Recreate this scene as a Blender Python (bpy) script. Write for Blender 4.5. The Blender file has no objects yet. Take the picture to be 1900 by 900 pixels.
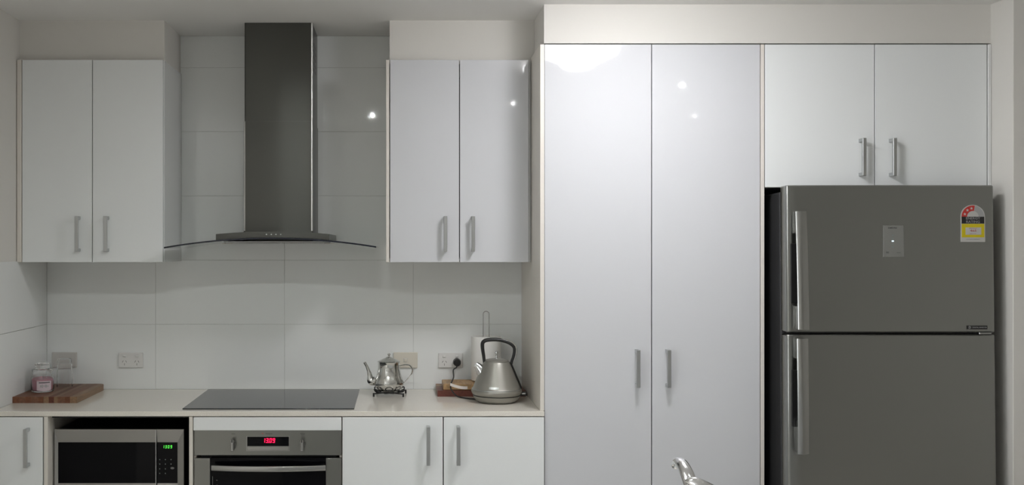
import bpy, bmesh, math, random
from mathutils import Vector, Matrix
random.seed(4)
SC = bpy.context.scene
C = SC.collection
PI = math.pi

# ------------------------------------------------------------------ camera
F = 1815.0; EYE = 1.565; CY = -4.57            # focal length in pixels of the 1900 px wide frame
cam = bpy.data.objects.new('camera', bpy.data.cameras.new('camera')); C.objects.link(cam)
cam.location = (0, CY, EYE); cam.rotation_euler = (PI/2, 0, 0)
cam.data.sensor_width = 36; cam.data.lens = 36*F/1900
cam.data.shift_x = (950-740)/1900; cam.data.shift_y = (458-450)/1900
cam.data.clip_start = 0.05
SC.camera = cam
# ------------------------------------------------------------------ world, exposure
w = bpy.data.worlds.new('world'); SC.world = w; w.use_nodes = True
w.node_tree.nodes['Background'].inputs[0].default_value = (0.93, 0.97, 1, 1)
w.node_tree.nodes['Background'].inputs[1].default_value = 6.2
WY0, WY1, WZ0, WZ1 = -7.6, -3.4, .7, 2.3        # the side window of the room behind the camera
XW = -4.6; XE = 4.6
for sx, rx in ((XW-.05, -1),):      # sky portal in the window opening
    pl = bpy.data.lights.new('window_portal', 'AREA'); pl.shape = 'RECTANGLE'; pl.size = WZ1-WZ0; pl.size_y = WY1-WY0
    pl.cycles.is_portal = True
    po = bpy.data.objects.new('window_portal', pl); C.objects.link(po)
    po.location = (sx, (WY0+WY1)/2, (WZ0+WZ1)/2); po.rotation_euler = (0, rx*PI/2, 0)
SC.view_settings.view_transform = 'Standard'; SC.view_settings.look = 'None'
SC.view_settings.gamma = 1; SC.view_settings.use_curve_mapping = False
SC.view_settings.exposure = 0.35
DOME_POWER = 62
SPOT_POWER = 7.0

# ------------------------------------------------------------------ materials
def mat(name, col, rough=0.5, metal=0.0, **kw):
    m = bpy.data.materials.new(name); m.use_nodes = True
    nt = m.node_tree; b = nt.nodes['Principled BSDF']
    b.inputs['Base Color'].default_value = (*col, 1)
    b.inputs['Roughness'].default_value = rough
    b.inputs['Metallic'].default_value = metal
    for k, v in kw.items():
        b.inputs[k.replace('_', ' ')].default_value = v
    return m
def noise_bump(m, scale, strength, dist=0.001, stretch=(1, 1, 1), detail=3):
    nt = m.node_tree; b = nt.nodes['Principled BSDF']
    tc = nt.nodes.new('ShaderNodeTexCoord'); mp = nt.nodes.new('ShaderNodeMapping'); mp.inputs['Scale'].default_value = stretch
    n = nt.nodes.new('ShaderNodeTexNoise'); n.inputs['Scale'].default_value = scale; n.inputs['Detail'].default_value = detail
    bp = nt.nodes.new('ShaderNodeBump'); bp.inputs['Strength'].default_value = strength; bp.inputs['Distance'].default_value = dist
    nt.links.new(tc.outputs['Object'], mp.inputs[0]); nt.links.new(mp.outputs[0], n.inputs['Vector'])
    nt.links.new(n.outputs['Fac'], bp.inputs['Height']); nt.links.new(bp.outputs[0], b.inputs['Normal'])
    return n
def noise_col(m, scale, c1, c2, stretch=(1, 1, 1), detail=3, lo=0.35, hi=0.65):
    nt = m.node_tree; b = nt.nodes['Principled BSDF']
    tc = nt.nodes.new('ShaderNodeTexCoord'); mp = nt.nodes.new('ShaderNodeMapping'); mp.inputs['Scale'].default_value = stretch
    n = nt.nodes.new('ShaderNodeTexNoise'); n.inputs['Scale'].default_value = scale; n.inputs['Detail'].default_value = detail
    r = nt.nodes.new('ShaderNodeValToRGB'); r.color_ramp.elements[0].position = lo; r.color_ramp.elements[1].position = hi
    r.color_ramp.elements[0].color = (*c1, 1); r.color_ramp.elements[1].color = (*c2, 1)
    nt.links.new(tc.outputs['Object'], mp.inputs[0]); nt.links.new(mp.outputs[0], n.inputs['Vector'])
    nt.links.new(n.outputs['Fac'], r.inputs[0]); nt.links.new(r.outputs[0], b.inputs['Base Color'])
def steel(name, col, rough, aniso=0.6, rot=0.25):
    m = mat(name, col, rough, 1.0, Anisotropic=aniso, Anisotropic_Rotation=rot)
    nt = m.node_tree; b = nt.nodes['Principled BSDF']
    t = nt.nodes.new('ShaderNodeTangent'); t.direction_type = 'RADIAL'; t.axis = 'Z'
    nt.links.new(t.outputs[0], b.inputs['Tangent'])
    noise_bump(m, 40, 0.05, 0.0004, (1, 1, 40))
    return m
def emit(name, col, s):
    m = bpy.data.materials.new(name); m.use_nodes = True
    nt = m.node_tree; nt.nodes.clear()
    e = nt.nodes.new('ShaderNodeEmission'); o = nt.nodes.new('ShaderNodeOutputMaterial')
    e.inputs[0].default_value = (*col, 1); e.inputs[1].default_value = s
    nt.links.new(e.outputs[0], o.inputs[0]); return m
M = {}
M['wall'] = mat('wall_paint', (.70, .68, .64), .7); noise_bump(M['wall'], 220, .05)
M['ceil'] = mat('ceiling_paint', (.86, .85, .83), .8); noise_bump(M['ceil'], 220, .05)
M['tile'] = mat('tile_glaze', (.85, .865, .855), .035, Coat_Weight=.3, Coat_Roughness=.03)
n_ = noise_bump(M['tile'], 9, .06, .0015)
M['grout'] = mat('grout', (.62, .63, .61), .9)
M['gloss'] = mat('white_gloss_door', (.63, .638, .66), .045, Specular_IOR_Level=.55); noise_bump(M['gloss'], 14, .07, .002)
M['satin'] = mat('white_door', (.82, .84, .84), .22); noise_bump(M['satin'], 14, .06, .002)
M['carcass'] = mat('cabinet_board', (.74, .70, .64), .4)
M['side'] = mat('white_side_panel', (.76, .77, .76), .25)
M['stone'] = mat('stone_worktop', (.80, .76, .68), .09); noise_col(M['stone'], 300, (.74, .70, .62), (.82, .78, .71), lo=.4, hi=.6)
M['alu'] = mat('satin_aluminium', (.52, .53, .53), .34, 1.0)
M['hood'] = steel('brushed_steel_hood', (.105, .105, .098), .32, .6)
M['edge'] = steel('corner_glint_steel', (.75, .75, .73), .30, .9)  # lighter steel, paints the lamp's glint on the chimney corners
M['fridge'] = steel('brushed_steel_fridge', (.33, .335, .32), .28, .7)
noise_bump(M['fridge'], 3.2, .35, .004, (1, 1, .12), 2)
M['frhandle'] = steel('brushed_steel_handle', (.40, .40, .39), .24, .4)
M['oven'] = steel('brushed_steel_oven', (.24, .24, .225), .32, .5)
M['micro'] = steel('brushed_steel_microwave', (.38, .375, .36), .28, .4)
M['chrome'] = mat('chrome', (.72, .73, .74), .05, 1.0)
M['tap'] = mat('satin_chrome', (.78, .78, .79), .15, 1.0)
M['pot'] = mat('polished_steel', (.66, .66, .64), .09, 1.0)
M['wire'] = mat('steel_wire', (.42, .42, .42), .25, 1.0)
M['black'] = mat('black_plastic', (.012, .012, .012), .35)
M['blackmetal'] = mat('black_metal', (.010, .010, .010), .5)
M['blackglass'] = mat('black_glass', (.002, .002, .003), .05, Specular_IOR_Level=.12)
M['hob'] = mat('hob_glass', (.016, .018, .021), .08, Specular_IOR_Level=.45)
M['fridgeside'] = mat('fridge_side_grey', (.05, .05, .052), .38, .3)
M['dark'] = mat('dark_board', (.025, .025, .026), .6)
M['glass'] = mat('clear_glass', (1, 1, 1), .0, Transmission_Weight=1.0, IOR=1.46)
M['hoodglass'] = mat('hood_glass', (.80, .90, .87), .0, Transmission_Weight=1.0, IOR=1.5)
M['glassedge'] = mat('glass_edge', (.008, .010, .022), .1)
M['wax'] = mat('pink_wax', (.72, .36, .46), .45, Subsurface_Weight=.2)
M['label'] = mat('pale_label', (.66, .56, .60), .5)
M['ink'] = mat('dark_ink', (.018, .017, .018), .6)
M['greyink'] = mat('grey_ink', (.16, .16, .15), .6)
M['white'] = mat('white_plastic', (.76, .75, .73), .3)
M['cream'] = mat('cream_plastic', (.70, .66, .57), .35)
M['offwhite'] = mat('grey_white_plastic', (.60, .58, .55), .35)
M['paper'] = mat('paper_towel', (.80, .785, .755), .95); noise_bump(M['paper'], 160, .3)
M['kettle'] = mat('pewter_enamel', (.31, .30, .27), .40, .6, Coat_Weight=.25, Coat_Roughness=.2); noise_bump(M['kettle'], 500, .04)
M['floor'] = mat('floor_tiles', (.60, .57, .53), .4)
M['far'] = mat('far_wall_paint', (.66, .64, .60), .8)
M['red'] = mat('label_red', (.50, .035, .03), .5)
M['yellow'] = mat('label_yellow', (.62, .50, .01), .5)
M['lwhite'] = mat('label_white', (.50, .49, .47), .5)
M['lgrey'] = mat('label_grey', (.36, .36, .36), .5)
M['pale'] = mat('label_pale_text', (.28, .28, .28), .5)
M['panel'] = mat('display_panel_grey', (.20, .20, .185), .4, 0)
M['pink'] = mat('label_pink', (.40, .13, .13), .5)
M['tag'] = mat('cord_tag_paper', (.75, .70, .66), .6)
M['red_led'] = emit('red_led', (1, .01, .06), 2.6)
M['green_led'] = emit('green_led', (.12, 1, .10), .9)
M['blue_led'] = emit('white_led', (.75, .9, 1), 1.0)
M['dim_led'] = mat('dim_led', (.20, .24, .22), .4)
M['dome'] = emit('dome_lamp_glow', (.985, .98, 1), DOME_POWER)
M['rim'] = emit('dome_rim_glow', (.985, .98, 1), 25)
M['down'] = emit('downlight_glow', (.95, 1, .98), 3300)
M['dimmed'] = emit('dimmed_downlight_glow', (.95, 1, .98), 380)
for nm, c in (('w1', (.30, .18, .10)), ('w2', (.20, .075, .035)), ('w3', (.40, .26, .15)), ('w4', (.14, .04, .022)), ('w5', (.22, .10, .055)), ('oak', (.46, .29, .14)), ('jarrah', (.16, .045, .03))):
    M[nm] = mat('wood_'+nm, c, .45); noise_col(M[nm], 18, tuple(x*.70 for x in c), tuple(min(1, x*.98) for x in c), (6, .6, 6), 5)

# ------------------------------------------------------------------ helpers
def px(x, D): return (x-740)*D/F
def pz(y, D): return EYE-(y-458)*D/F
def wloc(o):
    v = Vector((0, 0, 0))
    while o: v += o.location; o = o.parent
    return v
def obj(name, bm, material, parent=None, smooth=False):
    me = bpy.data.meshes.new(name)
    if parent: bmesh.ops.translate(bm, verts=bm.verts, vec=-wloc(parent))
    bmesh.ops.recalc_face_normals(bm, faces=bm.faces)
    bm.to_mesh(me); bm.free()
    if smooth:
        for p in me.polygons: p.use_smooth = True
        try: me.set_sharp_from_angle(angle=math.radians(40))
        except Exception: pass
    me.materials.append(M[material] if isinstance(material, str) else material)
    o = bpy.data.objects.new(name, me); C.objects.link(o)
    if parent: o.parent = parent
    return o
def tag(o, label, cat, group=None):
    o['label'] = label; o['category'] = cat
    if group: o['group'] = group
    return o
def thing(name, label, cat, loc, group=None):
    o = bpy.data.objects.new(name, None); C.objects.link(o); o.location = loc; o.empty_display_size = .05
    return tag(o, label, cat, group)
def struct(o): o['kind'] = 'structure'; return o
def add_box(bm, x0, x1, y0, y1, z0, z1, bev=0.0, seg=2):
    r = bmesh.ops.create_cube(bm, size=1)
    vs = r['verts']
    for v in vs:
        v.co = Vector((x0+(v.co.x+.5)*(x1-x0), y0+(v.co.y+.5)*(y1-y0), z0+(v.co.z+.5)*(z1-z0)))
    if bev:
        es = list({e for v in vs for e in v.link_edges})
        bmesh.ops.bevel(bm, geom=es, offset=bev, segments=seg, affect='EDGES', profile=.5)
def box(x0, x1, y0, y1, z0, z1, bev=0.0, seg=2):
    bm = bmesh.new(); add_box(bm, x0, x1, y0, y1, z0, z1, bev, seg); return bm
def add_lathe(bm, prof, c, n=40, closed=False):
    rings = []
    for r, z in prof:
        if r < 1e-5: rings.append([bm.verts.new((c[0], c[1], c[2]+z))])
        else: rings.append([bm.verts.new((c[0]+r*math.cos(2*PI*k/n), c[1]+r*math.sin(2*PI*k/n), c[2]+z)) for k in range(n)])
    prs = list(zip(rings, rings[1:]))
    if closed: prs.append((rings[-1], rings[0]))
    for a, b in prs:
        for k in range(n):
            k2 = (k+1) % n
            f = [a[k % len(a)], a[k2 % len(a)], b[k2 % len(b)], b[k % len(b)]]
            u = []
            for v in f:
                if v not in u: u.append(v)
            if len(u) > 2: bm.faces.new(u)
def lathe(prof, c, n=40, closed=False):
    bm = bmesh.new(); add_lathe(bm, prof, c, n, closed); return bm
def smoothpath(pts, k=6):
    P = [Vector(p) for p in pts]; out = []
    for i in range(len(P)-1):
        p0 = P[max(i-1, 0)]; p1 = P[i]; p2 = P[i+1]; p3 = P[min(i+2, len(P)-1)]
        for j in range(k):
            t = j/k
            out.append(.5*((2*p1)+(-p0+p2)*t+(2*p0-5*p1+4*p2-p3)*t*t+(-p0+3*p1-3*p2+p3)*t**3))
    out.append(P[-1]); return out
def add_tube(bm, pts, rad, n=10, flat=(1, 1), up=None, square=False, cyclic=False):
    """sweep; rad number or list; flat = scale of the two cross axes; up = reference side axis"""
    P = [Vector(p) for p in pts]; N = len(P)
    if not isinstance(rad, (list, tuple)): rad = [rad]*N
    elif len(rad) != N:
        R = rad; rad = [R[min(int(i/(N-1)*(len(R)-1)), len(R)-2)]*(1-((i/(N-1)*(len(R)-1))-min(int(i/(N-1)*(len(R)-1)), len(R)-2)))+R[min(int(i/(N-1)*(len(R)-1)), len(R)-2)+1]*((i/(N-1)*(len(R)-1))-min(int(i/(N-1)*(len(R)-1)), len(R)-2)) for i in range(N)]
    rings = []; ref = Vector(up) if up else None; prev = None
    for i in range(N):
        if cyclic: t = (P[(i+1) % N]-P[i-1]).normalized()
        else: t = (P[min(i+1, N-1)]-P[max(i-1, 0)]).normalized()
        if ref: a = (ref-t*ref.dot(t)).normalized()
        else:
            if prev is None:
                h = Vector((0, 0, 1)) if abs(t.z) < .9 else Vector((1, 0, 0)); a = (h-t*h.dot(t)).normalized()
            else: a = (prev-t*prev.dot(t)).normalized()
            prev = a
        b = t.cross(a)
        ring = []
        for k in range(n):
            an = 2*PI*k/n
            ca, sa = math.cos(an), math.sin(an)
            if square:
                e = .35; ca = math.copysign(abs(ca)**e, ca); sa = math.copysign(abs(sa)**e, sa)
            ring.append(bm.verts.new(P[i]+a*(ca*rad[i]*flat[0])+b*(sa*rad[i]*flat[1])))
        rings.append(ring)
    prs = list(zip(rings, rings[1:]))
    if cyclic: prs.append((rings[-1], rings[0]))
    for A, B in prs:
        for k in range(n):
            bm.faces.new((A[k], A[(k+1) % n], B[(k+1) % n], B[k]))
    if not cyclic:
        bm.faces.new(rings[0]); bm.faces.new(rings[-1])
def tube(pts, rad, **kw):
    bm = bmesh.new(); add_tube(bm, pts, rad, **kw); return bm
def add_prism(bm, pts, y0, y1):
    """outline in xz extruded along y"""
    a = [bm.verts.new((p[0], y0, p[1])) for p in pts]; b = [bm.verts.new((p[0], y1, p[1])) for p in pts]
    bm.faces.new(a); bm.faces.new(b)
    for i in range(len(pts)): bm.faces.new((a[i], a[(i+1) % len(pts)], b[(i+1) % len(pts)], b[i]))
def prism(pts, y0, y1):
    bm = bmesh.new(); add_prism(bm, pts, y0, y1); return bm
def text(name, s, size, loc, material, parent, align='CENTER', wide=1.0, bold=0.0):
    cu = bpy.data.curves.new(name, 'FONT'); cu.body = s; cu.size = size; cu.align_x = align; cu.align_y = 'CENTER'
    cu.extrude = .0002; cu.resolution_u = 2; cu.offset = bold
    t = bpy.data.objects.new(name, cu); C.objects.link(t)
    dg = bpy.context.evaluated_depsgraph_get(); dg.update()
    me = bpy.data.meshes.new_from_object(t.evaluated_get(dg)); bpy.data.objects.remove(t)
    bm = bmesh.new(); bm.from_mesh(me)
    for v in bm.verts: v.co = Vector((v.co.x*wide+loc[0], loc[1]-v.co.z, v.co.y+loc[2]))
    return obj(name, bm, material, parent)
SEG = {'0': 'abcdef', '1': 'bc', '3': 'abcdg', '9': 'abcdfg'}
def digits(s, cx, cz, h, y, material, parent, name='clock_digits', gap=.70):
    """seven-segment digits as thin raised bars"""
    bm = bmesh.new(); wd = h*.52; t = h*.15; pitch = h*gap; slant = .10
    tot = sum(pitch if ch != '.' else h*.04 for ch in s); x = cx-tot/2+(pitch-wd)/2
    def bar(x0, x1, z0, z1):
        m = (z0+z1)/2-cz; s_ = slant*m
        add_box(bm, x0+s_, x1+s_, y-.0006, y, z0, z1)
    for ch in s:
        if ch == '.':
            bar(x-h*.12, x-h*.12+t*.8, cz-h/2, cz-h/2+t*.8); x += h*.04; continue
        for sg in SEG[ch]:
            zt, zm, zb = cz+h/2, cz, cz-h/2; g = t*.3
            if sg == 'a': bar(x+g, x+wd-g, zt-t, zt)
            if sg == 'g': bar(x+g, x+wd-g, zm-t/2, zm+t/2)
            if sg == 'd': bar(x+g, x+wd-g, zb, zb+t)
            if sg == 'b': bar(x+wd-t, x+wd, zm+g, zt-g)
            if sg == 'c': bar(x+wd-t, x+wd, zb+g, zm-g)
            if sg == 'f': bar(x, x+t, zm+g, zt-g)
            if sg == 'e': bar(x, x+t, zb+g, zm-g)
        x += pitch
    return obj(name, bm, material, parent)

# ------------------------------------------------------------------ the room
CEIL = 2.55; XL = -1.65; XR = 2.405; YF = -9.0; YL = -2.7
struct(obj('floor', box(XW-.1, XE+.1, YF-.1, .12, -.1, 0), 'floor'))
struct(obj('ceiling', box(XW-.1, XE+.1, YF-.1, .12, CEIL, CEIL+.1), 'ceil'))
wb = struct(obj('wall_back', box(XL-.1, XR+.3, .0015, .12, 0, CEIL), 'grout'))
wl = struct(obj('wall_left', box(XW, XL, YL, .0015, 0, CEIL), 'wall'))
struct(obj('wall_right', box(XR, XE, -.74, .0015, 0, CEIL, .002, 1), 'wall'))
struct(obj('wall_front', box(XW-.1, XE+.1, YF-.12, YF, 0, CEIL), 'far'))
def side_wall(nm, x0, x1, yend):
    bm = bmesh.new()
    add_box(bm, x0, x1, YF, WY0, 0, CEIL); add_box(bm, x0, x1, WY1, yend, 0, CEIL)
    add_box(bm, x0, x1, WY0, WY1, 0, WZ0); add_box(bm, x0, x1, WY0, WY1, WZ1, CEIL)
    return struct(obj(nm, bm, 'far'))
side_wall('wall_west', XW-.1, XW, YL)
struct(obj('wall_east', box(XE, XE+.1, YF, -.74, 0, CEIL), 'far'))
for i, x in enumerate((XW-.07,)):
    bm = bmesh.new(); f = .05
    add_box(bm, x, x+.04, WY0, WY1, WZ0, WZ0+f); add_box(bm, x, x+.04, WY0, WY1, WZ1-f, WZ1)
    for k in range(4):
        y = WY0+(WY1-WY0-f)*k/3; add_box(bm, x, x+.04, y, y+f, WZ0+f, WZ1-f)
    struct(obj('window_%d' % (i+1), bm, 'alu'))
# painted plaster behind the tall units
# tiles of the splashback, 600 x 300, stack bond
JO = .0008
def tile(x0, x1, z0, z1):
    return obj('tile', box(x0+JO, x1-JO, 0, .006, z0+JO, z1-JO, .0007, 1), 'tile', wb)
xs = [XL+.006, -1.136, -.534, .068, .60]
zs = [.8994, 1.203, 1.503, 1.803, 2.103, 2.402, CEIL]
for i in range(4):
    for j in range(6): tile(xs[i], xs[i+1], zs[j], zs[j+1])
ys = [-.66, -.60, 0]
for i in range(2):
    for j in range(2):
        obj('tile', box(XL-.001, XL+.006, ys[i]+JO, ys[i+1]-JO, zs[j]+JO, zs[j+1]-JO, .0007, 1), 'tile', wl)
# bulkheads
UD = 4.22; UY = UD+CY                      # upper door plane
SY = -.315                                 # bulkhead over the upper cupboards
struct(obj('trim_1', box(XL, px(305, 4.255), SY, 0, 2.372, CEIL), 'wall'))
struct(obj('trim_2', box(px(723, 4.255), .5895, SY, 0, 2.372, CEIL), 'wall'))
struct(obj('trim_3', box(.590, XR, -.596, 0, 2.392, CEIL), 'wall'))

# ------------------------------------------------------------------ handles and cupboards
def add_handle(parent, x, z, yface, h=.155, w=.0145, so=.041, leg=None, mir=1):
    """slim square bow handle with two turned-in feet, built as one bent bar"""
    bm = bmesh.new()
    add_box(bm, x-w/2, x+w/2, yface-so, yface-so+.012, z-h/2, z+h/2, .0012, 1)
    for s in (-1, 1):
        zc = z+s*(h/2-.007)
        add_box(bm, x-w/2+.001, x+w/2-.001, yface-so+.010, yface, zc-.007, zc+.007, .001, 1)
    return obj('handle', bm, 'alu', parent)
def door(parent, x0, x1, z0, z1, yf, m, hx=None, hz=None, h=.152, name='door'):
    d = obj(name, box(x0, x1, yf, yf+.018, z0, z1, .0012, 2), m, parent)
    if hx is not None: add_handle(d, hx, hz, yf, h)
    return d
def carcass(parent, x0, x1, yf, yb, z0, z1, t=.016, m='carcass', sides=True, shelf=None):
    obj('side_panel', box(x0, x0+t, yf, yb, z0, z1, .0008, 1), m, parent)
    obj('side_panel', box(x1-t, x1, yf, yb, z0, z1, .0008, 1), m, parent)
    obj('top_panel', box(x0+t, x1-t, yf, yb, z1-t, z1), m, parent)
    obj('bottom_panel', box(x0+t, x1-t, yf, yb, z0, z0+t), m, parent)
    obj('back_panel', box(x0+t, x1-t, yb-.006, yb, z0+t, z1-t), m, parent)

uz0, uz1 = pz(486.5, UD), pz(111, UD)
g = 'white wall cupboards either side of the hood'
t = thing('wall_cupboard', 'white two-door wall cupboard left of the steel range hood, against the left wall', 'cupboard', (px(171, UD), 0, uz0), g)
x0, x1 = XL+.001, px(303.5, UD)
hy = UY+.0195
obj('side_panel', box(x1-.016, x1, hy, -.001, uz0, uz1, .001, 1), 'side', t)
obj('filler_strip', box(x0+.002, px(40, UD), UY-.002, -.01, uz0, uz1, .001, 1), 'carcass', t)
obj('top_panel', box(px(41, UD), x1-.017, hy, -.001, uz1-.016, uz1-.001), 'carcass', t)
obj('bottom_panel', box(px(41, UD), x1-.017, hy, -.001, uz0+.001, uz0+.016), 'side', t)
obj('back_panel', box(px(41, UD), x1-.017, -.008, -.001, uz0+.017, uz1-.017), 'dark', t)
door(t, px(41.2, UD), px(170.6, UD), uz0, uz1, UY, 'satin', px(142, 4.185), pz(434, 4.185))
door(t, px(172, UD), px(302, UD), uz0, uz1, UY, 'satin', px(195.5, 4.185), pz(434, 4.185))
t = thing('wall_cupboard', 'white two-door wall cupboard right of the range hood, above teapot and kettle', 'cupboard', (px(852, UD), 0, uz0), g)
x0, x1 = px(716.3, UD), .571
obj('side_panel', box(x0, px(722.2, UD), UY-.002, -.001, uz0, uz1, .001, 1), 'carcass', t)
obj('side_panel', box(x1-.012, x1, hy, -.001, uz0, uz1), 'side', t)
obj('top_panel', box(px(722.5, UD), x1-.013, hy, -.001, uz1-.016, uz1-.001), 'carcass', t)
obj('bottom_panel', box(px(722.5, UD), x1-.013, hy, -.001, uz0+.001, uz0+.016), 'side', t)
obj('back_panel', box(px(722.5, UD), x1-.013, -.008, -.001, uz0+.017, uz1-.017), 'dark', t)
door(t, px(723.8, UD), px(851.8, UD), uz0, uz1, UY, 'gloss', px(826.5, 4.185), pz(434, 4.185))
door(t, px(853.4, UD), px(980.8, UD), uz0, uz1, UY, 'gloss', px(878, 4.185), pz(434, 4.185))

# tall pantry
TD = 3.97; TY = TD+CY
tz1 = pz(82.5, TD)
t = thing('pantry_cupboard', 'tall glossy white two-door pantry cupboard between worktop and fridge', 'cupboard', (px(1209, TD), 0, 0))
obj('side_panel', box(.573, .590, TY-.004, -.001, .9004, tz1, .001, 1), 'carcass', t)
obj('side_panel', box(px(1411.5, TD), px(1417.8, TD), TY-.003, -.001, 0, tz1, .001, 1), 'carcass', t)
obj('top_panel', box(.592, px(1411, TD), TY+.02, -.001, tz1-.018, tz1-.001), 'carcass', t)
obj('back_panel', box(.592, px(1411, TD), -.01, -.001, .1, tz1-.02), 'dark', t)
obj('plinth', box(.592, px(1411, TD), TY+.05, TY+.066, 0, .1), 'side', t)
obj('bottom_panel', box(.592, px(1411, TD), TY+.02, -.012, .101, .117), 'carcass', t)
door(t, px(1010.5, TD), px(1208.3, TD), .105, tz1, TY, 'gloss', px(1184.5, 3.935), pz(684.5, 3.935))
door(t, px(1210, TD), px(1410.2, TD), .105, tz1, TY, 'gloss', px(1241.5, 3.935), pz(684.5, 3.935))
# cupboard over the fridge
oz0 = pz(347.5, TD)
t = thing('bridging_cupboard', 'white two-door cupboard spanning above the steel fridge', 'cupboard', (px(1623, TD), 0, oz0))
obj('side_panel', box(px(1418.1, TD), px(1418.1, TD)+.014, TY+.0195, -.001, oz0, tz1), 'carcass', t)
obj('side_panel', box(px(1832.8, TD), XR-.001, TY-.002, -.001, oz0, tz1, .001, 1), 'side', t)
obj('bottom_panel', box(px(1418.1, TD)+.015, px(1832, TD), TY+.02, -.001, oz0+.001, oz0+.017), 'side', t)
obj('top_panel', box(px(1418.1, TD)+.015, px(1832, TD), TY+.02, -.001, tz1-.018, tz1-.001), 'carcass', t)
obj('back_panel', box(px(1418.1, TD)+.015, px(1832, TD), -.01, -.001, oz0+.018, tz1-.019), 'dark', t)
door(t, px(1419.6, TD), px(1622.3, TD), oz0, tz1, TY, 'satin', px(1603.5, 3.935), pz(291, 3.935))
door(t, px(1624, TD), px(1831, TD), oz0, tz1, TY, 'satin', px(1660, 3.935), pz(291, 3.935))

# ------------------------------------------------------------------ base units
WT = .90; WY = -.62
bz1 = WT-.0215
BD = 3.968; BY = BD+CY
wt = obj('worktop', box(XL+.0062, .588, WY, -.0005, WT-.02, WT, .0015, 2), 'stone')
tag(wt, 'cream stone worktop running from the left wall to the tall pantry', 'worktop')
BB = .10
def base_shell(t, x0, x1, m='carcass', top=True):
    obj('side_panel', box(x0, x0+.016, BY+.001, -.002, BB, bz1, .0008, 1), m, t)
    obj('side_panel', box(x1-.016, x1, BY+.001, -.002, BB, bz1, .0008, 1), m, t)
    obj('bottom_panel', box(x0+.0165, x1-.0165, BY+.02, -.002, BB, BB+.016), m, t)
    obj('plinth', box(x0, x1, BY+.05, BY+.065, 0, BB-.001), 'side', t)
t = thing('base_cupboard', 'white base cupboard in the left corner beneath the chopping board', 'cupboard', (-1.54, -.3, 0))
base_shell(t, XL+.002, px(83.2, BD))
door(t, XL+.004, px(81.8, BD), BB, bz1-.002, BY-.002-.016, 'satin', px(49.5, 3.93), pz(831, 3.93), .155)
t = thing('microwave_cabinet', 'open white cabinet niche holding the microwave under the worktop', 'cabinet', (-1.14, -.3, 0))
xa, xb = px(84, BD), px(359, BD)
obj('side_panel', box(xa, px(91.5, BD), BY-.016, -.002, BB, bz1, .001, 1), 'carcass', t)
obj('side_panel', box(px(352.3, BD), xb, BY-.016, -.002, BB, bz1, .001, 1), 'carcass', t)
obj('back_panel', box(px(91.8, BD), px(352, BD), -.012, -.002, .54, bz1), 'dark', t)  # shade at the back of the niche put into the dark colour
obj('top_shade_sheet', box(px(91.8, BD), px(352, BD), BY+.03, -.013, bz1-.012, bz1), 'dark', t)  # dark sheet painting the shade above the microwave
obj('side_shade_sheet', box(px(352, BD)-.004, px(352, BD), BY+.01, -.013, .54, bz1-.013), 'dark', t)  # dark sheet painting the shade on the niche's right side
SH = .53
obj('shelf', box(px(91.8, BD), px(352, BD), BY-.01, -.013, SH-.018, SH), 'carcass', t)
obj('drawer_front', box(px(91.8, BD), px(352, BD), BY-.012, BY+.004, BB, SH-.02, .001, 1), 'satin', t)
obj('plinth', box(xa, xb, BY+.05, BY+.065, 0, BB-.001), 'side', t)
t = thing('oven_cabinet', 'white cabinet housing the built-in oven with a narrow filler front on top', 'cabinet', (px(497, BD), -.3, 0))
xa, xb = px(360, BD), px(634.4, BD)
obj('side_panel', box(xa, xa+.010, BY+.003, -.002, BB, bz1), 'carcass', t)
obj('side_panel', box(xb-.010, xb, BY+.003, -.002, BB, bz1), 'carcass', t)
fz0 = pz(797.3, BD)
obj('filler_front', box(xa+.001, xb-.001, BY-.016, BY+.002, fz0, bz1-.002, .001, 1), 'satin', t)
obj('shelf', box(xa+.011, xb-.011, BY+.02, -.004, .18, .196), 'carcass', t)
obj('drawer_front', box(xa+.001, xb-.001, BY-.016, BY+.002, BB, .19, .001, 1), 'satin', t)
obj('plinth', box(xa, xb, BY+.05, BY+.065, 0, BB-.001), 'side', t)
t = thing('base_cupboard', 'white two-door base cupboard between the oven and the tall pantry', 'cupboard', (px(822, BD), -.3, 0))
base_shell(t, px(635.2, BD), .588)
door(t, px(636, BD), px(821.2, BD), BB, bz1-.002, BY-.018, 'satin', px(794.8, 3.915), pz(828, 3.915), .155)
door(t, px(823, BD), px(1008.4, BD), BB, bz1-.002, BY-.018, 'satin', px(850.7, 3.915), pz(828, 3.915), .155)

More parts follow.
